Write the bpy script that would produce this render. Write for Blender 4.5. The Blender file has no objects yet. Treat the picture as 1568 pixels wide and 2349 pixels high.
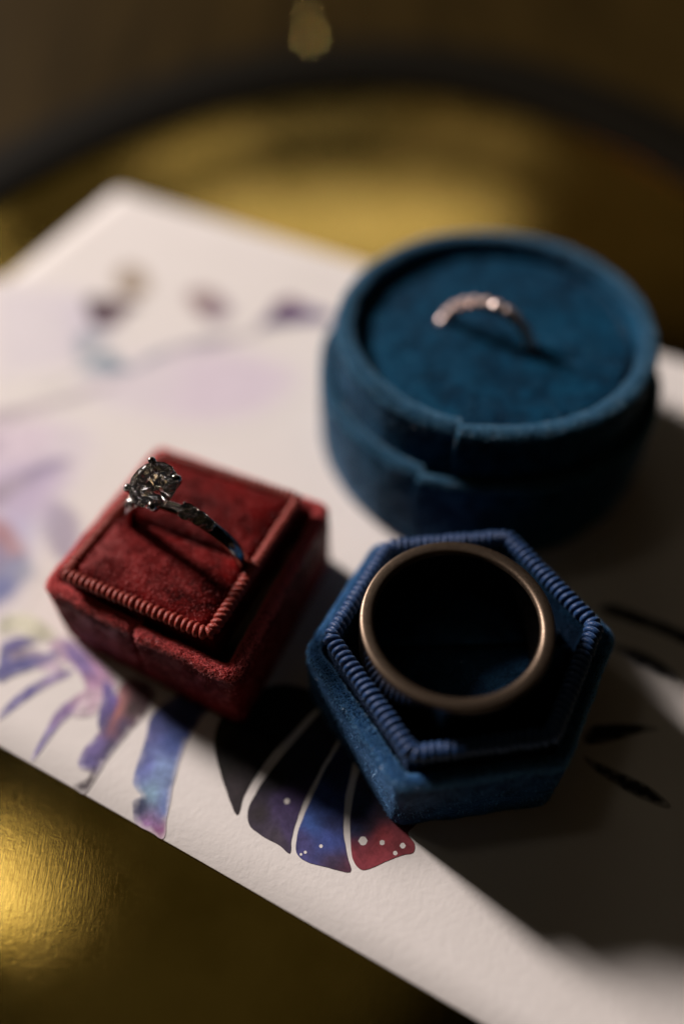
import bpy, math, random
import numpy as np
from mathutils import Vector, Matrix, noise
from mathutils.geometry import delaunay_2d_cdt

random.seed(7)
rng = np.random.default_rng(7)
scene = bpy.context.scene
U = 0.0008            # one building unit in metres (0.8 mm)
R = math.radians

# ------------------------------------------------------------------ camera
cam_d = bpy.data.cameras.new('camera')
cam = bpy.data.objects.new('camera', cam_d)
scene.collection.objects.link(cam)
_pitch, _roll = 0.90615, -0.01262
w = Vector((0, math.cos(_pitch), -math.sin(_pitch)))
r0 = Vector((1, 0, 0)); u0 = r0.cross(w)
r = r0*math.cos(_roll) + u0*math.sin(_roll)
u = -r0*math.sin(_roll) + u0*math.cos(_roll)
m = Matrix.Identity(4)
for i in range(3):
    m[i][0], m[i][1], m[i][2] = r[i], u[i], -w[i]
m.translation = Vector((0, 0, 125.89*U))
cam.matrix_world = m
cam_d.sensor_fit = 'VERTICAL'; cam_d.sensor_height = 36; cam_d.sensor_width = 24
cam_d.lens = 1896.86/2349*36
cam_d.clip_start = 0.005; cam_d.clip_end = 20
cam_d.dof.use_dof = True
cam_d.dof.focus_distance = 120.0*U
cam_d.dof.aperture_fstop = 3.2
scene.camera = cam

# ------------------------------------------------------------------ world, lamps, exposure
world = bpy.data.worlds.new('World'); scene.world = world
world.use_nodes = True
bg = world.node_tree.nodes['Background']
bg.inputs['Color'].default_value = (1.0, 0.84, 0.62, 1); bg.inputs['Strength'].default_value = 0.0006
scene.view_settings.view_transform = 'Standard'; scene.view_settings.look = 'None'
scene.view_settings.exposure = 0; scene.view_settings.gamma = 1
scene.cycles.use_denoising = True
scene.cycles.max_bounces = 16; scene.cycles.transmission_bounces = 14
scene.cycles.glossy_bounces = 8; scene.cycles.diffuse_bounces = 4
scene.cycles.sample_clamp_indirect = 14
scene.cycles.caustics_reflective = True; scene.cycles.caustics_refractive = True
scene.cycles.blur_glossy = 0.3

def lamp(name, az, el, dist, sx, sy, power, col, at=(10, 75, 8), shape='RECTANGLE'):
    d = bpy.data.lights.new(name, 'AREA'); d.shape = shape
    d.size, d.size_y, d.energy, d.color = sx, sy, power, col
    o = bpy.data.objects.new(name, d); scene.collection.objects.link(o)
    v = Vector((math.cos(R(az))*math.cos(R(el)), math.sin(R(az))*math.cos(R(el)), math.sin(R(el))))
    o.location = Vector(at)*U + v*dist
    o.rotation_euler = v.to_track_quat('Z', 'Y').to_euler()
    return o
lamp('window_key', 139, 28.6, 1.3, 0.18, 0.22, 27.5, (1, .883, .83))
lamp('fill_sheen', 90, 33.5, 1.8, 0.78, 0.16, .34, (1, .87, .66), (8, 205, 0), 'ELLIPSE')  # added lamp with no known source, gives the far brass its sheen
lamp('fill_edge', 117, 32.5, 1.8, 0.14, 0.10, .055, (1, .88, .62), (-86, 172, 0), 'ELLIPSE')  # added lamp for a bright glow on the brass left of the card
lamp('fill_brass_side', 68, 29, 1.8, 1.10, .50, .08, (1, .70, .34), (60, 215, 0))  # added wide fill, mirrored as dim brown in the right-hand brass
lamp('fill_brass_side', 106, 29, 1.8, .60, .40, .055, (1, .80, .42), (-60, 200, 0))  # second added fill, lifts the brass between rim and card
lamp('fill_brass_front', 130, 75, 1.3, .55, .55, .040, (1, .82, .42), (-25, 25, 0))  # added overhead fill that keeps the front brass from going black
lamp('lamp_overhead', 149.2, 63.4, 1.1, 0.085, 0.16, 0.115, (1, .87, .68), (-56, 33, 0), 'ELLIPSE')
lamp('fill_red', 68, 22, 1.8, 0.26, 0.10, .06, (1, .22, .08), (90, 230, 0), 'ELLIPSE')  # invented red fill for the reddish reflections at upper right
for az_, el_, sz_, p_ in ((270, 52, .075, .06), (318, 56, .06, .02), (272, 68, .07, .065)):      # added fill lamps that put sparkle into the diamond facets
    lamp('fill_sparkle', az_, el_, 1.6, sz_, sz_, p_, (1, .68, .36))

# ------------------------------------------------------------------ node helpers
def mat(name):
    m = bpy.data.materials.new(name); m.use_nodes = True
    nt = m.node_tree; b = nt.nodes['Principled BSDF']
    return m, nt, b
def nd(nt, t, **kw):
    n = nt.nodes.new(t)
    for k, v in kw.items(): setattr(n, k, v)
    return n
def coord(nt, scale=(1, 1, 1), rot=(0, 0, 0), src='Object'):
    if src == 'World':
        g = nd(nt, 'ShaderNodeNewGeometry'); out = g.outputs['Position']
    else:
        g = nd(nt, 'ShaderNodeTexCoord'); out = g.outputs[src]
    mp = nd(nt, 'ShaderNodeMapping')
    mp.inputs['Scale'].default_value = [s/U for s in scale]; mp.inputs['Rotation'].default_value = rot
    nt.links.new(out, mp.inputs['Vector'])
    return mp.outputs['Vector']
def noise_tex(nt, vec, scale, detail=3, rough=.55, dist=0):
    n = nd(nt, 'ShaderNodeTexNoise')
    n.inputs['Scale'].default_value = scale; n.inputs['Detail'].default_value = detail
    n.inputs['Roughness'].default_value = rough; n.inputs['Distortion'].default_value = dist
    nt.links.new(vec, n.inputs['Vector'])
    return n.outputs['Fac']
def ramp(nt, fac, stops):
    n = nd(nt, 'ShaderNodeValToRGB'); e = n.color_ramp.elements
    while len(e) < len(stops): e.new(.5)
    for s, (p, c) in zip(e, stops):
        s.position = p; s.color = c if len(c) == 4 else (*c, 1)
    nt.links.new(fac, n.inputs['Fac'])
    return n.outputs['Color']
def rng_map(nt, fac, a, b, lo=.3, hi=.7):
    n = nd(nt, 'ShaderNodeMapRange')
    n.inputs['From Min'].default_value = lo; n.inputs['From Max'].default_value = hi
    n.inputs['To Min'].default_value = a; n.inputs['To Max'].default_value = b
    nt.links.new(fac, n.inputs['Value'])
    return n.outputs['Result']
def bump(nt, b, height, dist, strength=1.0):
    n = nd(nt, 'ShaderNodeBump'); n.inputs['Distance'].default_value = dist*U
    n.inputs['Strength'].default_value = strength
    nt.links.new(height, n.inputs['Height']); nt.links.new(n.outputs['Normal'], b.inputs['Normal'])

def velvet(name, dark, light, sheen, sheen_w=.9, gloss=.12, r_lo=.75):
    m, nt, b = mat(name)
    v = coord(nt)
    f0 = noise_tex(nt, v, .09, 2, .5); f1 = noise_tex(nt, v, .38, 4, .62, .6); f2 = noise_tex(nt, v, 2.2, 2, .6)
    acc = None
    for f, k in ((f0, .3), (f1, .45), (f2, .25)):
        mul = nd(nt, 'ShaderNodeMath', operation='MULTIPLY_ADD'); nt.links.new(f, mul.inputs[0]); mul.inputs[1].default_value = k
        if acc is None: mul.inputs[2].default_value = 0
        else: nt.links.new(acc, mul.inputs[2])
        acc = mul.outputs[0]
    c = ramp(nt, acc, [(.40, dark), (.60, light)])                 # brushed and crushed patches of the nap
    nt.links.new(c, b.inputs['Base Color'])
    nt.links.new(rng_map(nt, f1, .85, r_lo, .4, .62), b.inputs['Roughness'])
    b.inputs['Specular IOR Level'].default_value = gloss
    nt.links.new(rng_map(nt, acc, sheen_w*.5, sheen_w, .4, .6), b.inputs['Sheen Weight'])
    b.inputs['Sheen Roughness'].default_value = .24
    b.inputs['Sheen Tint'].default_value = (*sheen, 1)
    b.inputs['Specular Tint'].default_value = (*[min(1, .05+.95*k) for k in sheen], 1)
    ad = nd(nt, 'ShaderNodeMath', operation='ADD'); nt.links.new(f1, ad.inputs[0]); nt.links.new(f2, ad.inputs[1])
    bump(nt, b, ad.outputs[0], .45, .6)
    return m
M = {}
M['blue_velvet'] = velvet('blue_velvet', (.0008, .008, .026), (.004, .046, .135), (.25, .50, .95), .5, .12, .55)
M['teal_velvet'] = velvet('teal_velvet', (.0008, .012, .032), (.003, .062, .130), (.34, .58, .92), .6, .12, .5)
M['red_velvet'] = velvet('red_velvet', (.022, .0008, .0008), (.17, .004, .004), (1.0, .13, .12), .45, .16, .36)
M['shaded_velvet'] = velvet('shaded_velvet', (.001, .007, .017), (.003, .019, .042), (.3, .45, .9), .2)  # darker copy of the blue velvet, interior shade put into its colour
def fibre(name, col):
    m, nt, b = mat(name)
    b.inputs['Base Color'].default_value = (*col, 1); b.inputs['Roughness'].default_value = .38
    b.inputs['Specular IOR Level'].default_value = .8
    tr = nd(nt, 'ShaderNodeBsdfTranslucent'); tr.inputs['Color'].default_value = (*col, 1)
    mx = nd(nt, 'ShaderNodeMixShader'); mx.inputs[0].default_value = .4
    nt.links.new(b.outputs[0], mx.inputs[1]); nt.links.new(tr.outputs[0], mx.inputs[2])
    nt.links.new(mx.outputs[0], nt.nodes['Material Output'].inputs['Surface'])
    return m
FIB = {'blue_velvet': fibre('blue_pile', (.16, .40, .70)), 'teal_velvet': fibre('teal_pile', (.16, .38, .56)), 'shaded_velvet': fibre('shaded_pile', (.006, .022, .05)), 'red_velvet': fibre('red_pile', (.95, .28, .28))}  # blue, teal and red paled so the lips' sheen sits in the colour

def cord(name, col, sheen):
    m, nt, b = mat(name)
    v = coord(nt)
    f = noise_tex(nt, v, 5.0, 2, .6)
    c = ramp(nt, f, [(.3, tuple(k*.6 for k in col)), (.7, col)])
    nt.links.new(c, b.inputs['Base Color'])
    b.inputs['Roughness'].default_value = .42; b.inputs['Specular IOR Level'].default_value = .4
    b.inputs['Sheen Weight'].default_value = .2; b.inputs['Sheen Tint'].default_value = (*sheen, 1)
    bump(nt, b, f, .12, .8)
    return m
M['blue_cord'] = cord('blue_cord', (.012, .055, .18), (.5, .7, 1))
M['red_cord'] = cord('red_cord', (.40, .050, .034), (1, .5, .42))

def metal(name, col, rough, bump_d=0, aniso=None):
    m, nt, b = mat(name)
    b.inputs['Metallic'].default_value = 1
    b.inputs['Base Color'].default_value = (*col, 1)
    v = coord(nt, aniso or (1, 1, 1))
    f = noise_tex(nt, v, 1.4, 4, .65)
    nt.links.new(rng_map(nt, f, rough*.8, rough*1.25), b.inputs['Roughness'])
    if bump_d: bump(nt, b, f, bump_d, .6)
    return m
M['satin_gold'] = metal('satin_gold', (.17, .128, .095), .42, .02, (3, 3, .6))
M['dark_polish'] = metal('dark_polish', (.16, .13, .11), .2)
M['white_gold'] = metal('white_gold', (.42, .40, .37), .15)
M['rose_metal'] = metal('rose_metal', (.42, .27, .22), .3)

m, nt, b = mat('diamond'); M['diamond'] = m
b.inputs['Base Color'].default_value = (1, 1, .99, 1); b.inputs['Roughness'].default_value = .06
b.inputs['IOR'].default_value = 2.35; b.inputs['Transmission Weight'].default_value = 1
m, nt, b = mat('pave_stone'); M['pave'] = m
b.inputs['Base Color'].default_value = (.80, .62, .57, 1); b.inputs['Roughness'].default_value = .3
b.inputs['Metallic'].default_value = .3; b.inputs['IOR'].default_value = 2.0

# brushed, lightly pitted brass
m, nt, b = mat('brushed_brass'); M['brass'] = m
v = coord(nt, (1.6, .12, 1.6), (0, 0, R(6)), 'World'); f1 = noise_tex(nt, v, 1.8, 4, .7)
v2 = coord(nt, (1, 1, 1), (0, 0, 0), 'World'); f2 = noise_tex(nt, v2, .05, 3, .6); f3 = noise_tex(nt, v2, .9, 3, .7)
nt.links.new(ramp(nt, f2, [(.3, (.43, .305, .072)), (.55, (.56, .405, .115)), (.75, (.48, .34, .095))]), b.inputs['Base Color'])
b.inputs['Metallic'].default_value = 1.0
ad = nd(nt, 'ShaderNodeMath', operation='ADD'); nt.links.new(f1, ad.inputs[0]); nt.links.new(f3, ad.inputs[1])
nt.links.new(rng_map(nt, f2, .095, .125, .3, .7), b.inputs['Roughness'])
bump(nt, b, ad.outputs[0], .017, .5)

m, nt, b = mat('black_rim'); M['black_rim'] = m
b.inputs['Base Color'].default_value = (.007, .006, .004, 1); b.inputs['Roughness'].default_value = .7
b.inputs['Specular IOR Level'].default_value = .02

# heavy cotton card stock
m, nt, b = mat('card_stock'); M['paper'] = m
v = coord(nt, src='World'); f1 = noise_tex(nt, v, 1.1, 4, .6); f2 = noise_tex(nt, v, .05, 2)
nt.links.new(ramp(nt, f2, [(.3, (.80, .765, .735)), (.7, (.83, .795, .77))]), b.inputs['Base Color'])
b.inputs['Roughness'].default_value = .8; b.inputs['Specular IOR Level'].default_value = .25
bump(nt, b, f1, .12, .5)

# watercolour print: pigment per vertex, grain from noise
m, nt, b = mat('watercolour_print'); M['print'] = m
at = nd(nt, 'ShaderNodeAttribute', attribute_name='pigment')
v = coord(nt, src='World'); f1 = noise_tex(nt, v, 1.3, 5, .7); f2 = noise_tex(nt, v, .3, 4, .65, .8)
mx = nd(nt, 'ShaderNodeMix', data_type='RGBA', blend_type='MULTIPLY'); mx.inputs[0].default_value = 1
nt.links.new(at.outputs['Color'], mx.inputs[6])
ml = nd(nt, 'ShaderNodeMath', operation='MULTIPLY')
nt.links.new(rng_map(nt, f1, .82, 1.2), ml.inputs[0]); nt.links.new(rng_map(nt, f2, .68, 1.32), ml.inputs[1])
av = nd(nt, 'ShaderNodeAttribute', attribute_name='coverage')      # bare paper shows no pigment mottling
ms = nd(nt, 'ShaderNodeMix', data_type='FLOAT'); ms.inputs[2].default_value = 1.0
nt.links.new(av.outputs['Fac'], ms.inputs[0]); nt.links.new(ml.outputs[0], ms.inputs[3])
cb = nd(nt, 'ShaderNodeCombineColor')
for k in range(3): nt.links.new(ms.outputs[0], cb.inputs[k])
nt.links.new(cb.outputs[0], mx.inputs[7])
nt.links.new(mx.outputs[2], b.inputs['Base Color'])
b.inputs['Roughness'].default_value = .75; b.inputs['Specular IOR Level'].default_value = .25
bump(nt, b, f1, .10, .4)

m, nt, b = mat('dark_wood'); M['wood'] = m
v = coord(nt, (.25, .02, 1), (0, 0, R(20)), 'World'); f1 = noise_tex(nt, v, .35, 4, .6, .5)
nt.links.new(ramp(nt, f1, [(.3, (.016, .010, .0022)), (.7, (.034, .021, .005))]), b.inputs['Base Color'])
b.inputs['Roughness'].default_value = .7; b.inputs['Specular IOR Level'].default_value = .02

# ------------------------------------------------------------------ object helpers
def link(o): scene.collection.objects.link(o)
def empty(name, loc, label, cat, group=None):
    o = bpy.data.objects.new(name, None); link(o)
    o.empty_display_size = .005
    o.location = Vector(loc)*U; o['label'] = label; o['category'] = cat
    if group: o['group'] = group
    return o
def root_loc(p):
    while p is not None and p.parent is not None: p = p.parent
    return Vector(p.location)/U if p is not None else Vector((0, 0, 0))
def obj(name, verts, faces, material, parent=None, smooth=True, label=None, kind=None, flat_from=None):
    off = np.array(root_loc(parent))
    me = bpy.data.meshes.new(name)
    V = (np.asarray(verts, float) - off)*U
    me.from_pydata(V.tolist(), [], [tuple(f) for f in faces])
    me.materials.append(material)
    if smooth:
        me.polygons.foreach_set('use_smooth', np.ones(len(me.polygons), bool))
    me.update()
    o = bpy.data.objects.new(name, me); link(o)
    if parent is not None: o.parent = parent
    if label: o['label'] = label
    if kind: o['kind'] = kind
    return o

class Geo:
    def __init__(s): s.v = []; s.f = []
    def add(s, v, f):
        n = len(s.v); s.v += [tuple(p) for p in v]; s.f += [tuple(i+n for i in q) for q in f]
        return s

def offset_poly(P, d):
    """move every edge of a convex counter-clockwise polygon inwards by d"""
    n = len(P); L = []
    for i in range(n):
        a = Vector(P[i]); c = Vector(P[(i+1) % n]); e = (c-a).normalized()
        nn = Vector((-e.y, e.x)); L.append((a+nn*d, e))
    out = []
    for i in range(n):
        p, e = L[i-1]; q, g = L[i]
        den = e.x*g.y-e.y*g.x
        t = ((q.x-p.x)*g.y-(q.y-p.y)*g.x)/den
        out.append(p+e*t)
    return out
def round_poly(P, rad, step=.6, nc=7):
    n = len(P); raw = []
    for i in range(n):
        p = Vector(P[i]); a = (Vector(P[i-1])-p).normalized(); c = (Vector(P[(i+1) % n])-p).normalized()
        ang = a.angle(c); t = rad/math.tan(ang/2)
        s, e = p+a*t, p+c*t
        bis = (a+c).normalized(); cen = p+bis*(rad/math.sin(ang/2))
        a0 = math.atan2(s.y-cen.y, s.x-cen.x); a1 = math.atan2(e.y-cen.y, e.x-cen.x)
        da = (a1-a0+math.pi) % (2*math.pi)-math.pi
        for k in range(nc+1):
            raw.append(cen+Vector((math.cos(a0+da*k/nc), math.sin(a0+da*k/nc)))*rad)
    return raw
def resample(P, n):
    P = np.array([tuple(p)[:2] for p in P]); Q = np.vstack([P, P[:1]])
    d = np.r_[0, np.cumsum(np.hypot(*np.diff(Q, axis=0).T))]
    s = np.linspace(0, d[-1], n, endpoint=False)
    return np.stack([np.interp(s, d, Q[:, 0]), np.interp(s, d, Q[:, 1])], -1)
def circle(c, rad, n): 
    t = np.linspace(0, 2*math.pi, n, endpoint=False)
    return np.stack([c[0]+rad*np.cos(t), c[1]+rad*np.sin(t)], -1)

def loft(rings, cap_end=False, cap_start=False):
    n = len(rings[0]); V = np.vstack(rings); F = []
    for k in range(len(rings)-1):
        a, c = k*n, (k+1)*n
        for i in range(n):
            j = (i+1) % n
            F.append((a+i, a+j, c+j, c+i))
    if cap_end:
        V = np.vstack([V, rings[-1].mean(0)]); e = len(V)-1; a = (len(rings)-1)*n
        F += [(a+i, a+(i+1) % n, e) for i in range(n)]
    if cap_start:
        V = np.vstack([V, rings[0].mean(0)]); e = len(V)-1
        F += [((i+1) % n, i, e) for i in range(n)]
    return V, F
def ring3(P, z): return np.column_stack([P, np.full(len(P), z)])
def poly_rings(P, prof, n, rad):
    """prof: list of (inset, z); outline rounded with rad shrinking/growing with the inset"""
    out = []
    for d, z in prof:
        Q = round_poly(offset_poly(P, d), max(.35, rad-d*.6), nc=8)
        out.append(ring3(resample(Q, n), z))
    return out
def lumpy(V, amp, sc, seed=0.):
    V = V.copy()
    for i, p in enumerate(V):
        q = Vector(p)*sc + Vector((seed, seed*1.7, 0))
        V[i] += np.array(noise.noise_vector(q))*amp
    return V
def groove(V, p, q, width, depth, cen, zmin=-1, step=.7):
    """press a seam into the vertices near the vertical plane through segment p-q"""
    p, q = np.array(p), np.array(q); e = (q-p)/np.linalg.norm(q-p); L = np.linalg.norm(q-p)
    d = V[:, :2]-p; s = d@e; t = np.abs(d[:, 0]*e[1]-d[:, 1]*e[0])
    k = np.exp(-(t/width)**2)*((s > 0) & (s < L) & (V[:, 2] > zmin))
    V = V.copy(); inn = np.array(cen)-V[:, :2]; inn /= np.linalg.norm(inn, axis=1)[:, None]+1e-9
    side = d[:, 0]*-e[1]+d[:, 1]*e[0]; side = side*np.sign(-e[1]*1.0+1e-9)
    lap = np.where(side > width*.6, np.exp(-np.clip(side-width*.6, 0, None)/5.0), 0)*((s > 0) & (s < L) & (V[:, 2] > zmin))*step
    V[:, :2] += inn*(k*depth-lap)[:, None]; V[:, 2] -= k*depth*.8-lap*.3
    return V
def pile(V, F, count, length, width, lay=(0, 0, 0), tilt=.7, seed=1, sel=None):
    """short pile of a velvet: thin tapering fibres standing on the surface"""
    g = np.random.default_rng(seed); V = np.asarray(V, float)
    T = []
    for f in F:
        T.append((f[0], f[1], f[2]))
        if len(f) == 4: T.append((f[0], f[2], f[3]))
    T = np.array(T); A, B, C = V[T[:, 0]], V[T[:, 1]], V[T[:, 2]]
    N = np.cross(B-A, C-A); ar = np.linalg.norm(N, axis=1)/2; N /= (2*ar[:, None]+1e-12)
    wgt = ar.copy()
    if sel is not None: wgt *= sel((A+B+C)/3, N)
    # pale fibres crowd upward faces, painting sheen on the lips; sides stay darker
    wgt *= (.10+9.0*np.clip((N[:, 2]-.2)/.35, 0, 1)) if sel is None else 1
    k = g.choice(len(T), count, p=wgt/wgt.sum())
    a, c = g.random(count), g.random(count); fl = a+c > 1; a[fl], c[fl] = 1-a[fl], 1-c[fl]
    P = A[k]+(B[k]-A[k])*a[:, None]+(C[k]-A[k])*c[:, None]; n = N[k]
    rd = g.normal(size=(count, 3)); d = n + rd*tilt*.5 + np.array(lay)
    d /= np.linalg.norm(d, axis=1)[:, None]
    t = np.cross(d, g.normal(size=(count, 3))); t /= np.linalg.norm(t, axis=1)[:, None]
    ln = (length*g.uniform(.6, 1.2, count))[:, None]; wd = (width*g.uniform(.6, 1.3, count))[:, None]
    P = P-n*.04
    W = np.empty((count*3, 3)); W[0::3] = P-t*wd/2; W[1::3] = P+t*wd/2; W[2::3] = P+d*ln
    i = np.arange(count)*3
    return W, np.stack([i, i+1, i+2], -1).tolist()
def plush(name, V, F, material, parent, count, length=.55, width=.09, **kw):
    W, G = pile(V, F, count, length, width, **kw)
    n = len(V)
    o = obj(name, np.vstack([V, W]), list(F)+[tuple(x+n for x in q) for q in G], material, parent)
    o.data.materials.append(FIB[material.name])
    o.data.polygons.foreach_set('material_index', np.r_[np.zeros(len(F), int), np.ones(len(G), int)].astype(np.int32))
    return o

# ------------------------------------------------------------------ the table and the brass tray
def table():
    g = Geo(); z = -9.0
    xs = np.linspace(-520, 560, 28); ys = np.linspace(-260, 1100, 28)
    V = [(x, y, z) for y in ys for x in xs]; n = len(xs)
    F = [(j*n+i, j*n+i+1, (j+1)*n+i+1, (j+1)*n+i) for j in range(len(ys)-1) for i in range(n-1)]
    o = obj('table_top', V, F, M['wood']); o['kind'] = 'structure'
table()

TC, TA, TB, TP = (-9.0, 2.0), 156.7, 285.7, -0.093
def tray():
    root = empty('brass_tray', (TC[0], TC[1], -9), 'large oval brushed brass tray with raised black rim under the printed card', 'tray')
    n = 240; t = np.linspace(0, 2*math.pi, n, endpoint=False)
    def el(q, z):
        x, y = TA*q*np.cos(t), TB*q*np.sin(t)
        return np.column_stack([TC[0]+x*math.cos(TP)-y*math.sin(TP), TC[1]+x*math.sin(TP)+y*math.cos(TP), np.full(n, z)])
    V, F = loft([el(.948, -1.5), el(.948, .75), el(.93, .72), el(.90, .5), el(.86, .2), el(.83, .04), el(.815, 0), el(.7, 0), el(.45, 0), el(.2, 0)], cap_end=True)
    obj('tray_plate', V, F, M['brass'], root)
    prof = [(.949, -1), (.949, .9), (.953, 1.7), (.96, 2.3), (.972, 2.6), (1.0, 2.8), (1.04, 2.5), (1.06, 1.9), (1.068, 1.0), (1.07, 0), (1.06, -5), (1.04, -8.7), (1.03, -8.95), (.95, -8.95)]
    V, F = loft([el(q, z) for q, z in prof])
    obj('tray_rim', V, F[::-1], M['black_rim'], root)
tray()

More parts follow.
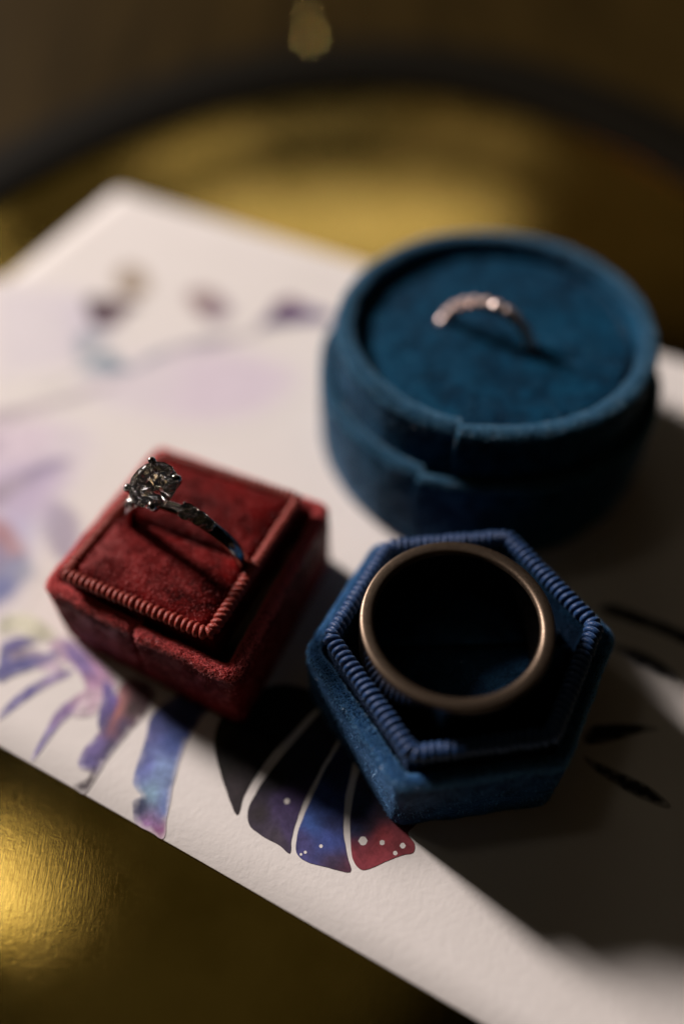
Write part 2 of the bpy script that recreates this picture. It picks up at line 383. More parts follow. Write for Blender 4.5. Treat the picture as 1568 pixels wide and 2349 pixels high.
# ------------------------------------------------------------------ printed card
CA, CC, CW, CL = -0.49, Vector((-60.97, 212.93)), 138.9, 192
LEAVES=[
 ('wash',[(-64.0,105.1),(-63.9,112.0),(-60.6,117.4),(-57.3,119.2),(-54.8,115.5),(-55.7,110.7),(-59.1,106.2),(-61.6,101.8)],[(-59.7,113.1,0.338,0.245,0.570),(-62.0,107.4,0.462,0.367,0.692)]),
 ('wash',[(-74.6,119.5),(-67.9,121.9),(-59.5,121.1),(-52.8,119.1),(-55.7,115.5),(-64.4,114.4),(-72.8,112.2)],[(-65.2,118.1,0.570,0.462,0.675),(-57.3,119.2,0.650,0.570,0.735)]),
 ('wash',[(-56.5,176.0),(-52.6,179.5),(-47.0,174.9),(-45.4,167.0),(-50.3,163.7),(-55.0,167.2)],[(-51.4,171.4,0.675,0.533,0.397)]),
 ('wash',[(-38.0,166.8),(-32.9,169.3),(-27.2,164.9),(-24.6,158.3),(-29.5,154.4),(-35.0,158.5)],[(-32.4,163.4,0.570,0.397,0.397),(-27.8,158.3,0.462,0.338,0.462)]),
 ('wash',[(-59.0,101.7),(-55.0,102.8),(-49.9,98.4),(-48.4,90.1),(-51.7,86.2),(-56.5,92.2)],[(-53.5,95.3,0.692,0.609,0.780)]),
 ('tint',[(-77.8,124.6),(-67.6,128.3),(-54.2,126.8),(-47.3,119.0),(-48.4,109.4),(-52.4,98.4),(-54.1,86.3),(-56.0,77.0),(-64.8,75.3)],[(-66.4,119.3,0.836,0.709,0.836),(-62.3,105.1,0.658,0.547,0.780),(-60.1,88.3,0.609,0.578,0.836),(-54.6,119.1,0.850,0.780,0.850)]),
 ('tint',[(-61.8,142.1),(-47.9,147.8),(-30.2,150.5),(-13.8,145.6),(-5.8,136.8),(-13.0,123.5),(-28.2,118.7),(-44.0,121.5),(-56.0,126.8)],[(-46.2,136.1,0.850,0.780,0.850),(-24.9,134.3,0.836,0.726,0.850)]),
 ('tint',[(-87.6,169.6),(-73.2,172.8),(-58.5,169.0),(-49.1,155.6),(-54.7,140.5),(-69.1,135.1),(-79.1,136.7)],[(-71.0,152.8,0.850,0.799,0.850),(-57.3,155.7,0.780,0.726,0.836)]),
 ('lobe',[(-16.4,59.8),(-20.0,56.1),(-20.6,52.4),(-19.8,48.8),(-18.1,44.4),(-16.3,40.8),(-15.4,43.5),(-13.6,47.0),(-11.0,50.7),(-6.3,55.9),(-3.5,59.6),(-10.0,62.1)],[(-18.6,50.9,0.016,0.014,0.014),(-16.3,42.7,0.038,0.029,0.035),(-13.2,53.8,0.009,0.008,0.011),(-20.1,53.1,0.038,0.038,0.016)]),
 ('lobe',[(-2.1,59.6),(-5.3,55.5),(-8.6,51.4),(-11.9,47.0),(-14.0,43.3),(-14.7,40.9),(-14.1,39.0),(-12.4,37.7),(-9.8,36.3),(-8.2,35.2),(-8.0,37.2),(-7.3,40.0),(-6.1,43.2),(-4.1,46.9),(-1.8,51.1),(0.7,55.8),(0.0,59.6)],[(-12.6,41.4,0.038,0.029,0.035),(-9.4,42.6,0.073,0.045,0.162),(-9.8,37.5,0.073,0.056,0.083),(-6.2,48.0,0.012,0.012,0.032),(-11.5,46.0,0.020,0.018,0.024),(-8.3,38.8,0.060,0.038,0.134)]),
 ('lobe',[(0.7,55.0),(-1.1,51.1),(-3.3,47.3),(-5.3,42.9),(-6.7,39.4),(-7.3,37.2),(-7.2,35.3),(-5.9,34.1),(-2.8,33.2),(0.5,32.5),(0.1,34.9),(-0.4,38.0),(-0.2,41.9),(0.5,45.5),(1.6,50.0),(2.8,55.0)],[(-3.5,43.2,0.022,0.064,0.285),(-5.4,38.7,0.027,0.110,0.462),(-2.8,36.8,0.038,0.083,0.397),(-6.6,36.2,0.068,0.060,0.236),(-1.5,34.0,0.060,0.038,0.093),(0.0,33.1,0.122,0.032,0.068),(-1.5,46.5,0.009,0.020,0.083),(-1.5,39.3,0.032,0.048,0.193)]),
 ('lobe',[(3.3,49.2),(1.9,46.5),(1.1,43.2),(0.6,39.3),(0.7,35.8),(1.1,33.8),(2.1,32.9),(3.5,33.0),(6.1,34.1),(8.0,34.7),(9.6,35.1),(10.0,36.3),(9.1,37.9),(10.8,39.8),(9.1,43.7),(7.3,47.1)],[(2.5,42.5,0.014,0.038,0.110),(1.4,38.6,0.020,0.038,0.122),(2.0,34.3,0.285,0.027,0.048),(5.6,37.3,0.397,0.038,0.052),(8.7,35.7,0.285,0.032,0.048),(3.7,39.2,0.032,0.024,0.048),(7.0,41.8,0.020,0.020,0.038),(4.2,34.9,0.350,0.032,0.052)]),
 ('frond',[(-30.9,57.3),(-31.6,53.3),(-32.1,50.4),(-32.6,47.3),(-32.5,45.6),(-31.5,44.4),(-31.1,43.8),(-32.2,43.0),(-31.9,41.1),(-31.2,39.7),(-28.9,38.5),(-26.8,37.5),(-26.7,40.3),(-26.4,44.2),(-25.9,48.2),(-24.8,52.5),(-23.0,56.1),(-21.3,59.1),(-26.5,60.7)],[(-31.0,54.0,0.134,0.148,0.462),(-31.2,48.3,0.162,0.210,0.625),(-28.8,47.6,0.245,0.397,0.780),(-29.6,43.5,0.285,0.533,0.780),(-31.5,41.9,0.038,0.048,0.141),(-29.4,39.6,0.462,0.210,0.533),(-27.6,38.4,0.397,0.122,0.338),(-27.1,53.2,0.068,0.128,0.462),(-24.6,56.1,0.032,0.052,0.236),(-27.1,42.2,0.177,0.285,0.692)]),
 ('frond',[(-36.5,63.2),(-38.2,57.8),(-39.3,54.1),(-41.0,51.6),(-41.6,49.5),(-41.1,48.1),(-39.6,47.6),(-40.0,46.5),(-41.6,45.7),(-41.3,45.1),(-39.6,44.2),(-38.6,46.0),(-36.9,49.8),(-34.7,53.3),(-32.1,57.0),(-30.8,60.8),(-33.3,63.2)],[(-38.5,55.6,0.462,0.177,0.236),(-37.4,57.0,0.836,0.285,0.245),(-39.6,51.9,0.236,0.177,0.533),(-40.6,49.5,0.177,0.148,0.462),(-38.7,46.3,0.093,0.068,0.078),(-40.3,45.3,0.068,0.052,0.064),(-35.6,54.8,0.093,0.068,0.155),(-33.9,57.7,0.078,0.048,0.052),(-37.1,51.2,0.098,0.083,0.193)]),
 ('frond',[(-55.5,56.4),(-53.2,58.6),(-50.6,61.0),(-48.1,62.7),(-45.8,64.1),(-45.7,65.3),(-49.4,64.2),(-52.6,62.0),(-54.9,59.4),(-55.8,57.3)],[(-52.9,60.3,0.162,0.134,0.462),(-47.2,64.2,0.338,0.236,0.533)]),
 ('frond',[(-49.1,50.1),(-48.2,53.1),(-47.4,56.1),(-46.2,58.7),(-43.1,61.3),(-40.5,63.3),(-41.1,60.1),(-43.2,57.9),(-45.5,55.5),(-47.0,52.7),(-48.5,49.8)],[(-48.1,52.8,0.236,0.185,0.570),(-46.6,57.2,0.338,0.210,0.533),(-42.3,60.9,0.692,0.397,0.609)]),
 ('frond',[(-57.2,63.1),(-55.3,64.3),(-52.8,66.0),(-54.2,69.2),(-56.7,70.2),(-58.7,69.2)],[(-56.6,66.7,0.177,0.177,0.462),(-53.8,67.5,0.462,0.397,0.609)]),
 ('frond',[(-50.6,70.0),(-48.0,71.6),(-43.8,69.0),(-40.2,65.7),(-37.5,62.4),(-39.3,60.1),(-40.5,57.1),(-44.1,57.1),(-42.8,61.7),(-45.4,65.7),(-48.6,67.4)],[(-47.7,69.9,0.675,0.462,0.650),(-42.3,64.9,0.658,0.338,0.609),(-40.6,59.4,0.780,0.533,0.692),(-43.2,57.9,0.850,0.692,0.780)]),
 ('frond',[(-57.0,68.4),(-54.3,69.6),(-50.3,68.3),(-46.8,65.8),(-48.8,64.6),(-52.7,65.8),(-55.8,66.3)],[(-53.9,67.9,0.397,0.327,0.462),(-49.1,66.2,0.692,0.533,0.692)]),
 ('frond',[(-60.2,75.3),(-56.6,76.5),(-52.4,74.7),(-49.5,71.6),(-52.3,70.8),(-56.5,72.6),(-59.4,72.2)],[(-56.8,73.9,0.836,0.836,0.625),(-51.2,72.5,0.726,0.726,0.533)]),
 ('wash',[(-69.0,97.6),(-64.9,98.1),(-61.9,95.9),(-59.3,92.3),(-56.5,88.2),(-54.9,84.3),(-57.0,81.6),(-59.4,78.4),(-63.9,78.0)],[(-63.4,95.4,0.744,0.338,0.367),(-60.2,92.3,0.850,0.462,0.497),(-60.5,86.4,0.462,0.497,0.780),(-57.1,85.3,0.650,0.692,0.850),(-61.5,80.7,0.285,0.338,0.735),(-65.2,89.4,0.462,0.397,0.692)]),
 ('wash',[(-71.3,106.4),(-66.6,108.6),(-61.2,112.0),(-56.2,113.7),(-54.1,111.9),(-58.7,108.5),(-62.3,105.1),(-65.6,100.8),(-69.3,98.7)],[(-65.8,105.2,0.658,0.547,0.709),(-58.4,111.4,0.462,0.373,0.650),(-66.4,100.8,0.609,0.462,0.692)]),
 ('wash',[(-76.3,125.9),(-67.7,129.0),(-59.7,131.6),(-48.0,135.5),(-54.7,130.1),(-64.3,126.3),(-75.1,121.4)],[(-69.0,126.4,0.836,0.726,0.799),(-55.2,132.8,0.850,0.762,0.836)]),
 ('wash',[(-67.0,134.4),(-61.7,136.4),(-57.7,141.3),(-55.8,144.2),(-52.2,146.4),(-46.9,141.1),(-43.5,144.4),(-37.9,147.6),(-30.2,150.5),(-22.2,151.6),(-16.3,155.7),(-10.1,156.4),(-14.1,153.6),(-22.0,148.8),(-28.8,145.9),(-35.6,144.9),(-41.1,141.7),(-46.5,137.8),(-51.2,137.3),(-58.0,137.5),(-63.0,133.7)],[(-63.4,135.3,0.658,0.780,0.850),(-56.6,140.6,0.397,0.578,0.709),(-48.6,139.0,0.236,0.397,0.547),(-43.2,142.4,0.285,0.373,0.518),(-35.8,146.3,0.504,0.462,0.609),(-22.1,150.3,0.462,0.385,0.533),(-13.2,155.2,0.397,0.285,0.462)]),
 ('blob',[(-61.7,163.9),(-59.7,166.3),(-55.8,165.2),(-51.5,165.1),(-46.9,162.0),(-49.7,159.6),(-50.7,156.4),(-53.4,153.7),(-57.5,153.8),(-59.8,158.2)],[(-59.5,162.2,0.177,0.093,0.122),(-55.4,156.5,0.193,0.098,0.162),(-50.0,162.1,0.462,0.338,0.367),(-54.2,162.1,0.285,0.162,0.193)]),
 ('wash',[(-60.8,152.6),(-52.4,150.9),(-54.7,146.4),(-56.9,142.0),(-59.8,142.1)],[(-57.7,146.5,0.593,0.675,0.780)]),
 ('blob',[(-17.2,157.8),(-15.5,162.2),(-11.9,164.6),(-9.2,162.6),(-5.5,160.3),(-0.9,157.5),(-1.4,154.9),(-8.0,154.4),(-13.1,153.6),(-18.2,153.1),(-20.2,153.7)],[(-12.3,162.1,0.285,0.038,0.210),(-15.4,159.4,0.245,0.093,0.305),(-9.2,160.4,0.338,0.093,0.338),(-13.2,155.6,0.122,0.098,0.338),(-8.1,156.3,0.210,0.155,0.504),(-4.0,157.5,0.285,0.236,0.533),(-18.2,154.2,0.285,0.236,0.462)]),
 ('frond',[(-47.8,70.8),(-44.0,68.2),(-40.1,62.9),(-41.4,62.1),(-44.7,65.3),(-47.5,68.5)],[(-44.0,66.5,0.285,0.193,0.533),(-40.8,62.9,0.462,0.236,0.462)]),
 ('frond',[(-39.8,63.3),(-37.0,60.1),(-37.4,56.3),(-38.4,53.4),(-39.7,55.9),(-39.7,60.1)],[(-38.3,58.6,0.177,0.122,0.462),(-38.3,54.1,0.134,0.110,0.285)]),
 ('frond',[(-58.6,65.8),(-55.3,67.4),(-51.0,68.3),(-48.0,68.9),(-49.9,66.5),(-53.3,65.0),(-58.0,63.3)],[(-54.9,65.9,0.134,0.134,0.397),(-50.2,67.9,0.285,0.236,0.533)]),
 ('frond',[(-58.9,70.1),(-56.3,71.6),(-52.4,71.0),(-54.3,69.7),(-57.0,68.4)],[(-55.9,70.2,0.177,0.155,0.462)]),
 ('frond',[(38.9,53.9),(42.5,54.5),(46.0,54.4),(49.3,53.8),(49.5,53.2),(46.3,52.7),(41.9,51.4),(37.7,51.1)],[(42.2,53.0,0.024,0.023,0.029),(47.9,53.7,0.024,0.023,0.029)]),
 ('frond',[(37.0,49.2),(39.8,47.9),(43.4,46.0),(46.3,44.2),(48.4,42.0),(48.5,41.1),(46.9,41.4),(44.0,42.7),(41.1,44.6),(38.2,46.9)],[(40.7,46.0,0.024,0.023,0.029),(46.6,42.6,0.024,0.023,0.029)]),
 ('frond',[(44.6,75.5),(48.7,73.2),(53.5,71.0),(57.9,68.4),(61.0,65.9),(61.2,69.2),(56.8,72.3),(51.4,75.0),(47.2,76.8)],[(50.3,73.7,0.024,0.023,0.029),(56.9,69.7,0.024,0.023,0.029)]),
 ('frond',[(45.5,68.6),(49.7,67.7),(53.5,65.2),(55.6,61.9),(51.6,63.2),(47.8,65.7)],[(50.1,66.0,0.024,0.023,0.029)]),
]
SPECKS=[(-8.85,42.75,0.45),(-3.68,36.14,0.26),(-5.96,35.31,0.22),(2.46,36.81,0.64),(5.26,36.53,0.38),(8.24,36.06,0.41),(7.10,35.03,0.32),(-6.58,35.02,0.19)]

def card():
    e1 = Vector((math.cos(CA), math.sin(CA))); e2 = Vector((math.sin(CA), -math.cos(CA)))
    P = [CC, CC+e2*CW, CC+e2*CW+e1*CL, CC+e1*CL]
    root = empty('printed_card', (20, 100, 0), 'white card printed with watercolour leaves, lying under the ring boxes', 'card')
    Q = resample(round_poly(P, 1.2, nc=5), 260)
    C0 = Q.mean(0)
    def ins(d): 
        v = Q-C0; return C0+v*(1-d/np.linalg.norm(v, axis=1))[:, None]
    V, F = loft([ring3(ins(.1), .02), ring3(Q, .1), ring3(Q, .52), ring3(ins(.08), .6), ring3(ins(6), .6)], cap_end=True, cap_start=True)
    obj('paper_sheet', V, F, M['paper'], root)
    shapes = []
    for nm, pts, cols in LEAVES:
        # smooth closed outline (Catmull-Rom), uneven like a wet brush edge
        n = len(pts); out = []; li = len(shapes)
        for i in range(n):
            p0, p1, p2, p3 = [np.array(pts[(i+k-1) % n]) for k in range(4)]
            for t in (0, .25, .5, .75):
                out.append(.5*((2*p1)+(p2-p0)*t+(2*p0-5*p1+4*p2-p3)*t*t+(3*p1-p0-3*p2+p3)*t**3))
        out = np.array(out)
        for i in range(len(out)):
            out[i] += np.array(noise.noise_vector(Vector((out[i][0]*.7, out[i][1]*.7, li))))[:2]*.12
        shapes.append([nm, out, np.array(cols), out.min(0), out.max(0), 1.0])
    def crossings(out, yy):
        b = np.roll(out, 1, 0); a = out
        k = (a[:, 1] > yy) != (b[:, 1] > yy)
        return np.sort(b[k, 0]+(yy-b[k, 1])/(a[k, 1]-b[k, 1])*(a[k, 0]-b[k, 0]))
    def glaze(li, x, y):
        """pigment and coverage of one brush shape at a point of the card"""
        nm, out, K, lo, hi, dmax = shapes[li]
        wv = noise.noise_vector(Vector((x*.22, y*.22, li*3.1)))*1.6
        d2 = (K[:, 0]-x-wv.x)**2+(K[:, 1]-y-wv.y)**2
        ww = 1/(d2+.5)**1.6; c = (ww[:, None]*K[:, 2:5]).sum(0)/ww.sum()
        c = (c*.82+float(c.mean())*.18)*{'wash': .62, 'blob': .48, 'frond': .78}.get(nm, .88)
        if nm == 'lobe': return c, 1.0
        fe = {'wash': 2.4, 'blob': 1.2, 'frond': .5, 'tint': 9.0}[nm]; k0 = {'frond': .5}.get(nm, 0)
        dd = float(np.min(np.hypot(out[:, 0]-x, out[:, 1]-y)))/min(fe, (.95 if nm == 'tint' else .6)*dmax)
        k = min(1., dd); return c, max(k*k*(3-2*k), k0)
    for li, (nm, out, K, lo, hi, _) in enumerate(shapes):
        inner = []; st = .9
        for yy in np.arange(lo[1]+.3, hi[1], st):
            c = crossings(out, yy)
            for k in range(0, len(c)-1, 2):
                inner += [(xx, yy) for xx in np.arange(c[k]+.35, c[k+1]-.3, st)]
        shapes[li][5] = max([float(np.min(np.hypot(out[:, 0]-p[0], out[:, 1]-p[1]))) for p in inner]+[.3])
        allp = [Vector(p) for p in out]+[Vector(p) for p in inner]
        r_ = delaunay_2d_cdt(allp, [], [list(range(len(out)))], 1, 1e-5)
        vs, fs = r_[0], r_[2]
        o = obj('printed_leaf', [(p.x, p.y, .62+.0035*li) for p in vs], fs, M['print'], root)
        buf = []; cov = []
        for p in vs:
            col = np.array((.815, .78, .755)); cv = 0.
            for lj in range(li+1):
                s_ = shapes[lj]
                if lj < li:
                    if not (s_[3][0] < p.x < s_[4][0] and s_[3][1] < p.y < s_[4][1]): continue
                    if int((crossings(s_[1], p.y) < p.x).sum()) % 2 == 0: continue
                c, k = glaze(lj, p.x, p.y)
                col = col*(1-k)+c*k; cv = max(cv, k*({'wash': .4, 'tint': .15}.get(s_[0], 1)))
            buf += [float(col[0]), float(col[1]), float(col[2]), 1.0]; cov.append(cv)
        at = o.data.color_attributes.new('pigment', 'FLOAT_COLOR', 'POINT'); at.data.foreach_set('color', buf)
        cv = o.data.attributes.new('coverage', 'FLOAT', 'POINT'); cv.data.foreach_set('value', cov)
    for x, y, rr in SPECKS:
        V = [(x+rr*(1+.12*math.sin(3*k+x))*math.cos(k*math.pi/6), y+rr*math.sin(k*math.pi/6), .66) for k in range(12)]
        obj('paper_fleck', V, [tuple(range(12))], M['paper'], root)
card()

# ------------------------------------------------------------------ corded trim: a core with one raised rib after another
def rib_mesh(name, maj, mnr, material):
    na, nb = 14, 7; V = []; F = []
    for i in range(na):
        a = 2*math.pi*i/na
        for j in range(nb):
            c = 2*math.pi*j/nb
            rr = maj+mnr*math.cos(c)
            V.append((mnr*1.02*math.sin(c)*U, rr*math.cos(a)*U, rr*math.sin(a)*.95*U))
    for i in range(na):
        for j in range(nb):
            F.append((i*nb+j, ((i+1) % na)*nb+j, ((i+1) % na)*nb+(j+1) % nb, i*nb+(j+1) % nb))
    me = bpy.data.meshes.new(name); me.from_pydata(V, [], F); me.materials.append(material)
    me.polygons.foreach_set('use_smooth', np.ones(len(F), bool)); me.update()
    return me
def corded_trim(P, rad, z, spacing, maj, mnr, material, root, slant, seed):
    g = random.Random(seed)
    Q = round_poly(P, rad, nc=6); L = sum((Vector(Q[i])-Vector(Q[i-1])).length for i in range(len(Q)))
    n = int(L/spacing); path = resample(Q, n); core = resample(Q, 160)
    k = 8; V = []; F = []
    for i in range(160):
        t = core[(i+1) % 160]-core[i-1]; t /= np.linalg.norm(t); nn = np.array([t[1], -t[0]])
        for j in range(k):
            a = 2*math.pi*j/k
            q = core[i]+nn*math.cos(a)*maj; V.append((q[0], q[1], z+math.sin(a)*maj))
    for i in range(160):
        for j in range(k):
            F.append((i*k+j, ((i+1) % 160)*k+j, ((i+1) % 160)*k+(j+1) % k, i*k+(j+1) % k))
    trim = obj('corded_trim', V, F, material, root)
    me = rib_mesh('cord_rib', maj, mnr, material); off = root_loc(root)
    for i in range(n):
        t = path[(i+1) % n]-path[i-1]
        o = bpy.data.objects.new('cord_rib', me); link(o); o.parent = trim
        o.location = (Vector((path[i][0], path[i][1], z+g.uniform(-.05, .05)))-off)*U
        o.rotation_euler = (g.uniform(-.1, .1), g.uniform(-.06, .06), math.atan2(t[1], t[0])+slant+g.uniform(-.09, .09))
        s = g.uniform(.94, 1.06); o.scale = (1, s, s)
    return trim

def cushion(P, z, n, root, material, count, puff=.5, rad=1.6, seed=0, depth=4, lay=(0, 0, 0)):
    prof = [(0, z-depth), (0, z-1.3), (.12, z-.75), (.45, z-.3), (1.0, z-.04), (2.2, z+puff*.35), (4.2, z+puff*.8)]
    rr = poly_rings(P, prof, n, rad)
    # finish towards the middle
    c = rr[-1].mean(0); last = rr[-1].copy()
    for f in (.66, .33):
        q = c+(last-c)*f; q[:, 2] = z+puff*(1-.12*f); rr.append(q)
    V, F = loft(rr, cap_end=True)
    V = lumpy(V, .22, .22, seed)
    return plush('cushion', V, F, material, root, count, .42, .085, seed=seed+3, lay=lay, sel=lambda p, N: (N[:, 2] > .15)*1.0)

# ------------------------------------------------------------------ square red box
def red_box():
    root = empty('square_ring_box', (-24, 78, .6), 'square dark red velvet ring box holding the diamond ring', 'ring box')
    mt = M['red_velvet']
    P = [Vector(p) for p in ((-43.9, 71.5), (-19.3, 59.8), (-6.0, 86.6), (-30.9, 97.4))]      # trim line, counter-clockwise
    zt, zl = 20.0, 16.8
    Bs = [Vector(p) for p in ((-47.8, 71.6), (-16.0, 54.3), (-1.6, 87.2), (-33.0, 101.8))]
    prof = [(.5, .62), (.1, 1.0), (0, 2), (0, 5), (0, 8), (0, 11), (.05, zl-1.3), (.3, zl-.55), (.75, zl-.1), (1.3, zl), (1.8, zl-.15), (2.2, zl-.7), (2.4, zl-2.2), (2.5, zl-4)]
    V, F = loft(poly_rings(Bs, prof, 460, 2.0))
    V = lumpy(V, .16, .35, 4)
    a = np.array(Bs[0])*.5+np.array(Bs[1])*.5
    mid = np.array([-32.4, 62.5]); cen = (-24.5, 77.5)
    V = groove(V, mid+(np.array([-3.0, -6.5])), mid+np.array([4.5, 9.5])*.55, .55, 1.3, cen, 4)
    plush('base', V, F, mt, root, 36000, .5, .12, lay=(.12, -.18, -.15), seed=11, tilt=1.3)
    prof = [(.35, zl-4), (.35, zl-2), (.35, zl+2), (.35, zt-1.2), (.6, zt-.4), (1.6, zt-.4), (1.9, zt-3)]
    V, F = loft(poly_rings(P, prof, 260, 1.2))
    plush('collar', lumpy(V, .08, .4, 2), F, mt, root, 3000, .4, .08, seed=12)
    corded_trim(offset_poly(P, .75), 1.0, zt-.6, 1.0, .68, .42, M['red_cord'], root, .22, 5)
    I = offset_poly(P, 1.5)
    # two cushions that leave the slot between them
    L0, L1, R0, R1 = I[3].lerp(I[0], .5), I[3].lerp(I[0], .5), I[1].lerp(I[2], .5), I[1].lerp(I[2], .5)
    gp = .55
    d = (R0-L0).normalized(); nn = Vector((-d.y, d.x))
    front = [I[0], I[1], R0-nn*gp, L0-nn*gp]
    back = [L0+nn*gp, R0+nn*gp, I[2], I[3]]
    cushion(front, zt-.05, 200, root, mt, 1500, .9, 1.3, 21)
    cushion(back, zt-.05, 200, root, mt, 1500, .9, 1.3, 22)
red_box()

# ------------------------------------------------------------------ hexagonal blue box
HEX = [Vector(p) for p in ((-3.0, 60.2), (8.6, 41.4), (28.5, 43.9), (38.2, 61.7), (26.8, 79.0), (6.7, 77.2))]
def hex_box():
    root = empty('hexagonal_ring_box', (17.6, 60.5, .6), 'hexagonal blue velvet ring box with corded edge holding the plain band', 'ring box')
    mt = M['blue_velvet']; zt, zl = 19.8, 16.2
    Bs = offset_poly(HEX, -2.6)
    prof = [(.5, .62), (.1, 1.0), (0, 2), (0, 5), (0, 8), (0, 11), (.05, zl-1.3), (.3, zl-.55), (.75, zl-.1), (1.3, zl), (1.8, zl-.15), (2.1, zl-.7), (2.25, zl-2.2), (2.3, zl-4)]
    V, F = loft(poly_rings(Bs, prof, 460, 2.4))
    V = lumpy(V, .18, .32, 9)
    plush('base', V, F, mt, root, 42000, .48, .11, lay=(.05, -.1, -.25), seed=31, tilt=1.3)
    prof = [(.3, zl-4), (.3, zl+2), (.3, zt-1.4), (.6, zt-.5), (1.8, zt-.5), (2.2, zt-3), (2.3, zt-8)]
    V, F = loft(poly_rings(HEX, prof, 300, 1.4))
    plush('collar', lumpy(V, .08, .4, 2), F, M['shaded_velvet'], root, 3000, .35, .08, seed=32)
    corded_trim(offset_poly(HEX, .95), 1.0, zt-.5, 1.03, .94, .44, M['blue_cord'], root, -.2, 6)
    I = offset_poly(HEX, 2.4); gp = .35
    a, c = I[0].lerp(I[5], .12), I[3].lerp(I[4], .05)
    d = (c-a).normalized(); nn = Vector((-d.y, d.x))
    front = [a-nn*gp, I[0], I[1], I[2], I[3], c-nn*gp]
    back = [a+nn*gp, c+nn*gp, I[4], I[5]]
    cushion(front, 13.4, 220, root, M['shaded_velvet'], 1800, .4, 1.2, 23)
    cushion(back, 13.4, 220, root, M['shaded_velvet'], 1800, .4, 1.2, 24)
hex_box()

# ------------------------------------------------------------------ round blue box
RC = (27.9, 118.2)
def round_box():
    root = empty('round_ring_box', (RC[0], RC[1], .6), 'round teal blue velvet ring box holding the band of small stones', 'ring box')
    mt = M['teal_velvet']; n = 420; zl, zt = 20.6, 30.0
    def rings(prof): return [ring3(circle(RC, q, n), z) for q, z in prof]
    V, F = loft(rings([(30.8, .62), (31.4, 1.2), (31.8, 3), (32.0, 8), (32.0, 13), (31.9, zl-2), (31.7, zl-.9), (31.2, zl-.2), (30.5, zl), (29.6, zl-.3), (29.0, zl-1.2), (28.8, zl-4)]))
    V = lumpy(V, .28, .2, 3)
    sp = np.array([13.6, 91.6]); cen = np.array(RC)
    e = (sp-cen)/np.linalg.norm(sp-cen)
    V = groove(V, cen+e*22, cen+e*40, .3, .35, RC, -1, 2.2)
    plush('base', V, F, mt, root, 40000, .5, .12, tilt=1.3, seed=41, lay=(0, 0, -.2))
    V, F = loft(rings([(28.7, zl-4), (28.7, zl+1), (28.7, zt-3), (28.6, zt-1.2), (28.2, zt-.35), (27.3, zt), (26.2, zt-.05), (25.5, zt-.5), (25.2, zt-1.4), (25.1, zt-5)]))
    V = lumpy(V, .22, .25, 7)
    sp = np.array([18.4, 91.6]); e = (sp-cen)/np.linalg.norm(sp-cen)
    V = groove(V, cen+e*20, cen+e*34, .3, .3, RC, -1, 1.8)
    plush('collar', V, F, mt, root, 44000, .5, .12, tilt=1.3, seed=42)
    # the pad: one disc with a slit pressed into it
    qs = [(25.0, 22), (25.0, 26.2), (24.8, 26.7), (24.3, 27.1), (23.5, 27.3)]+[(q, 27.35+.3*(1-q/23)) for q in np.linspace(22.4, .8, 44)]
    V, F = loft([ring3(circle(RC, q, 240), z) for q, z in qs], cap_end=True)
    V = lumpy(V, .35, .14, 5)
    p0 = np.array([17.9, 122.2]); d = np.array([.892, -.452]); q = V[:, :2]-p0; ss = q@d; tt = np.abs(q@np.array([.452, .892]))
    k = np.clip(np.minimum(ss+1, 27.5-ss)/2, 0, 1)
    V[:, 2] -= k*(1.1*np.exp(-(tt/.7)**2)-.3*np.exp(-((tt-2)/1.2)**2))*(V[:, 2] > 25)
    plush('pad', V, F, mt, root, 6000, .4, .09, seed=43, sel=lambda p, N: (N[:, 2] > .2)*1.0)
round_box()

# ------------------------------------------------------------------ plain wedding band lying in the hexagonal box
def lathe(prof, cen, n=128):
    rings = [ring3(circle(cen[:2], q, n), z+cen[2]) for q, z in prof]
    return loft(rings+[rings[0]])
def plain_band():
    c = (16.0, 59.7, 13.9)
    root = empty('wedding_band', c, 'plain wide satin wedding band lying flat in the hexagonal box', 'ring')
    ro, ri, h = 13.75, 11.6, 11.0
    rim = [(ro, h-.55), (ro-.06, h-.25), (ro-.22, h-.08), (ro-.5, h), (ri+.75, h), (ri+.4, h-.08), (ri+.15, h-.3), (ri, h-.75)]
    wall = [(ri+.05, .5), (ri+.4, .1), (ro-.5, 0), (ro-.1, .3), (ro, .8), (ro+.05, h*.5), (ro, h-.55)]
    inner = [(ri, h-.75), (ri-.08, h*.5), (ri+.05, .5)]
    for nm, pr, mt in (('rim', rim, M['satin_gold']), ('outer_face', wall, M['dark_polish']), ('inner_face', inner, M['dark_polish'])):
        V, F = loft([ring3(circle(c[:2], q, 160), z+c[2]) for q, z in pr]); obj(nm, V, F, mt, root)
plain_band()

# ------------------------------------------------------------------ stones
def brilliant(rad, h_crown=.34, h_pav=.86, table=.56):
    V = [(0, 0, h_crown*rad)]; F = []
    def ringp(n, q, z, ph=0):
        i = len(V); V.extend([(q*rad*math.cos(2*math.pi*(k+ph)/n), q*rad*math.sin(2*math.pi*(k+ph)/n), z*rad) for k in range(n)]); return i
    t = ringp(8, table, h_crown); s = ringp(8, .74, h_crown*.62, .5); g = ringp(16, 1, .025); gb = ringp(16, 1, -.025)
    pm = ringp(8, .50, -.44, .5); V.append((0, 0, -h_pav*rad)); cu = len(V)-1
    for k in range(8):
        k1 = (k+1) % 8
        F.append((0, t+k, t+k1))
        F.append((t+k, s+k, t+k1))
        F.append((s+k, t+k, g+2*k)); F.append((t+k1, s+k, g+(2*k+2) % 16))
        F.append((s+k, g+2*k, g+2*k+1)); F.append((s+k, g+2*k+1, g+(2*k+2) % 16))
        F.append((pm+k, gb+2*k+1, gb+2*k)); F.append((pm+k, gb+(2*k+2) % 16, gb+2*k+1))
        F.append((gb+2*k, cu, pm+k)); F.append((pm+k, cu, gb+(2*k+2) % 16))
    for k in range(16):
        k1 = (k+1) % 16; F.append((g+k, gb+k, gb+k1, g+k1))
    return np.array(V), F
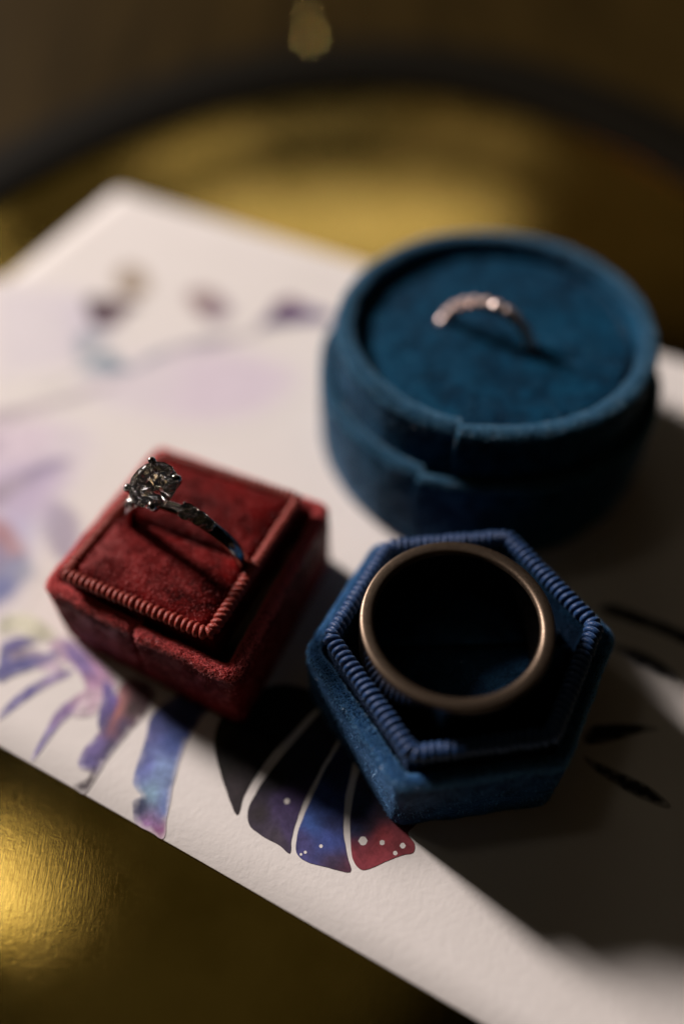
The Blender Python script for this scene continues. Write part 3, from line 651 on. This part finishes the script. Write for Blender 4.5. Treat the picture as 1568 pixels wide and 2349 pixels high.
def xf(V, M3, p): return (np.asarray(V) @ np.array(M3).T) + np.array(p)
def frame(up, fwd):
    up = Vector(up).normalized(); x = (Vector(fwd)-up*Vector(fwd).dot(up)).normalized(); y = up.cross(x)
    return np.column_stack([x, y, up])
def tube(pts, rads, k=10, squash=1):
    pts = [Vector(p) for p in pts]; V = []; F = []
    ref = Vector((.3, .5, .81))
    for i, p in enumerate(pts):
        t = (pts[min(i+1, len(pts)-1)]-pts[max(i-1, 0)]).normalized()
        a = t.cross(ref).normalized(); c = t.cross(a)
        for j in range(k):
            q = p+(a*math.cos(2*math.pi*j/k)+c*math.sin(2*math.pi*j/k))*rads[i]; V.append(tuple(q))
    for i in range(len(pts)-1):
        for j in range(k):
            F.append((i*k+j, i*k+(j+1) % k, (i+1)*k+(j+1) % k, (i+1)*k+j))
    V.append(tuple(pts[0])); V.append(tuple(pts[-1])); a, c = len(V)-2, len(V)-1
    for j in range(k):
        F.append((a, (j+1) % k, j)); F.append((c, (len(pts)-1)*k+j, (len(pts)-1)*k+(j+1) % k))
    return np.array(V), F

def diamond_ring():
    A = Vector((-37.6, 83.2, 0)); d = Vector((.911, -.413, 0)).normalized(); nrm = Vector((-d.y, d.x, 0))
    c = A+d*14.3+Vector((0, 0, 20.0))
    root = empty('diamond_ring', (c.x, c.y, 9.6), 'white gold ring with round diamond standing in the red box', 'ring')
    lean = -.17; upr = (Vector((0, 0, 1))-nrm*.10).normalized()
    def P(a, q, s=0): return c+d*(q*math.sin(a+lean))+upr*(q*math.cos(a+lean))+nrm*s
    # band: an oblong section swept round, narrower at the head
    n = 96; V = []; F = []; k = 10
    for i in range(n):
        a = 2*math.pi*i/n; wd = 1.3-.35*max(0, math.cos(a))**2; th = .78
        for j in range(k):
            b_ = 2*math.pi*j/k
            V.append(tuple(P(a, 10.0+th*math.cos(b_), wd*math.sin(b_))))
    for i in range(n):
        for j in range(k): F.append((i*k+j, i*k+(j+1) % k, ((i+1) % n)*k+(j+1) % k, ((i+1) % n)*k+j))
    obj('band', V, F, M['white_gold'], root)
    up = (P(0, 12)-P(0, 10)).normalized()
    gp = P(0, 15.1)+d*.5; ups = (up-nrm*.20+d*.1).normalized()
    R3 = frame(ups, d+nrm*.45)                                       # girdle centre
    st = obj('diamond', *(lambda VF: (xf(VF[0], R3, gp), VF[1]))(brilliant(3.75)), M['diamond'], root, smooth=False)
    up = ups
    X, Y = Vector(R3[:, 0]), Vector(R3[:, 1])
    # head: two hoops and four claws
    for hz, hr in ((-1.7, 2.35), (-3.0, 1.45)):
        pts = [gp+up*hz+(X*math.cos(t)+Y*math.sin(t))*hr for t in np.linspace(0, 2*math.pi, 33)]
        obj('head_hoop', *tube(pts, [.3]*33, 8), M['white_gold'], root)
    for q in range(4):
        a = q*math.pi/2+.1; rd = X*math.cos(a)+Y*math.sin(a)
        pts = [gp-up*3.6+rd*1.0, gp-up*2+rd*2.4, gp-up*.3+rd*3.75, gp+up*.45+rd*3.85, gp+up*.85+rd*3.55, gp+up*.98+rd*3.2]
        obj('claw', *tube(pts, [.38, .42, .5, .55, .5, .3], 10), M['white_gold'], root)
    # side stones down both shoulders
    for sgn in (1, -1):
        for ang, rad in ((.40, 1.25), (.60, 1.1), (.76, .8)):
            a = sgn*ang; upv = (P(a, 12)-P(a, 10)).normalized(); p = P(a, 10.95)
            tn = upv.cross(nrm); R4 = frame(upv, tn)
            VF = brilliant(rad)
            s = obj('side_stone', xf(VF[0], R4, p), VF[1], M['diamond'], root, smooth=False)
            pts = [p-upv*.45+(tn*math.cos(t)+nrm*math.sin(t))*rad*.96 for t in np.linspace(0, 2*math.pi, 21)]
            obj('setting', *tube(pts, [.26]*21, 7), M['white_gold'], s)
            for q in range(4):
                b_ = math.pi/4+q*math.pi/2; rd = tn*math.cos(b_)+nrm*math.sin(b_)
                obj('bead', *tube([p-upv*.5+rd*rad*1.05, p+upv*.15+rd*rad*1.02, p+upv*.42+rd*rad*.85], [.2, .24, .16], 7), M['white_gold'], s)
diamond_ring()

def stone_band():
    c = Vector((26.6, 117.8, 25.3)); d = Vector((.892, -.452, 0)); nrm = Vector((.452, .892, 0))
    root = empty('stone_band', (c.x, c.y, 17.8), 'slim rose toned band set all round with small stones, standing in the round box', 'ring')
    def P(a, q, s=0): return c+d*(q*math.sin(a))+Vector((0, 0, 1))*(q*math.cos(a))+nrm*s
    n = 96; V = []; F = []; k = 8; n2 = 96
    for i in range(n):
        a = 2*math.pi*i/n
        for j in range(k):
            b_ = 2*math.pi*j/k; V.append(tuple(P(a, 8.35+.55*math.cos(b_), 1.3*math.sin(b_))))
    for i in range(n):
        for j in range(k): F.append((i*k+j, i*k+(j+1) % k, ((i+1) % n)*k+(j+1) % k, ((i+1) % n)*k+j))
    obj('band', V, F, M['rose_metal'], root)
    for i in range(26):
        a = 2*math.pi*(i+.5)/26
        if math.cos(a) < -.2: continue
        upv = (P(a, 2)-P(a, 1)).normalized(); p = P(a, 9.1)
        VF = brilliant(1.08, .5, .6)
        obj('small_stone', xf(VF[0], frame(upv, nrm), p), VF[1], M['pave'], root, smooth=False)
        for s in (-1, 1):
            q = P(a+math.pi/26, 8.8, .85*s)
            obj('bead', *tube([q-upv*.4, q, q+upv*.28], [.24, .27, .14], 7), M['rose_metal'], root)
stone_band()

# ------------------------------------------------------------------ added brass knob, put in to make a gold glint behind the tray
def knob():
    x, y, z0 = -8, 331, -9
    root = empty('glint_knob', (x, y, z0), 'added brass knob making a gold glint on the dark table behind the tray', 'ornament')
    prof = [(q*.62, z*.62) for q, z in [(3.4, 0), (3.6, .5), (3.2, 1.1), (1.6, 1.8), (1.3, 3.2), (2.2, 4.2), (3.6, 5.4), (4.2, 7), (4.0, 8.8), (3.0, 10.3), (1.5, 11.1), (.3, 11.3)]]
    V, F = loft([ring3(circle((x, y), q, 40), z0+z) for q, z in prof], cap_end=True)
    obj('turned_body', V, F, M['brass'], root)
knob()
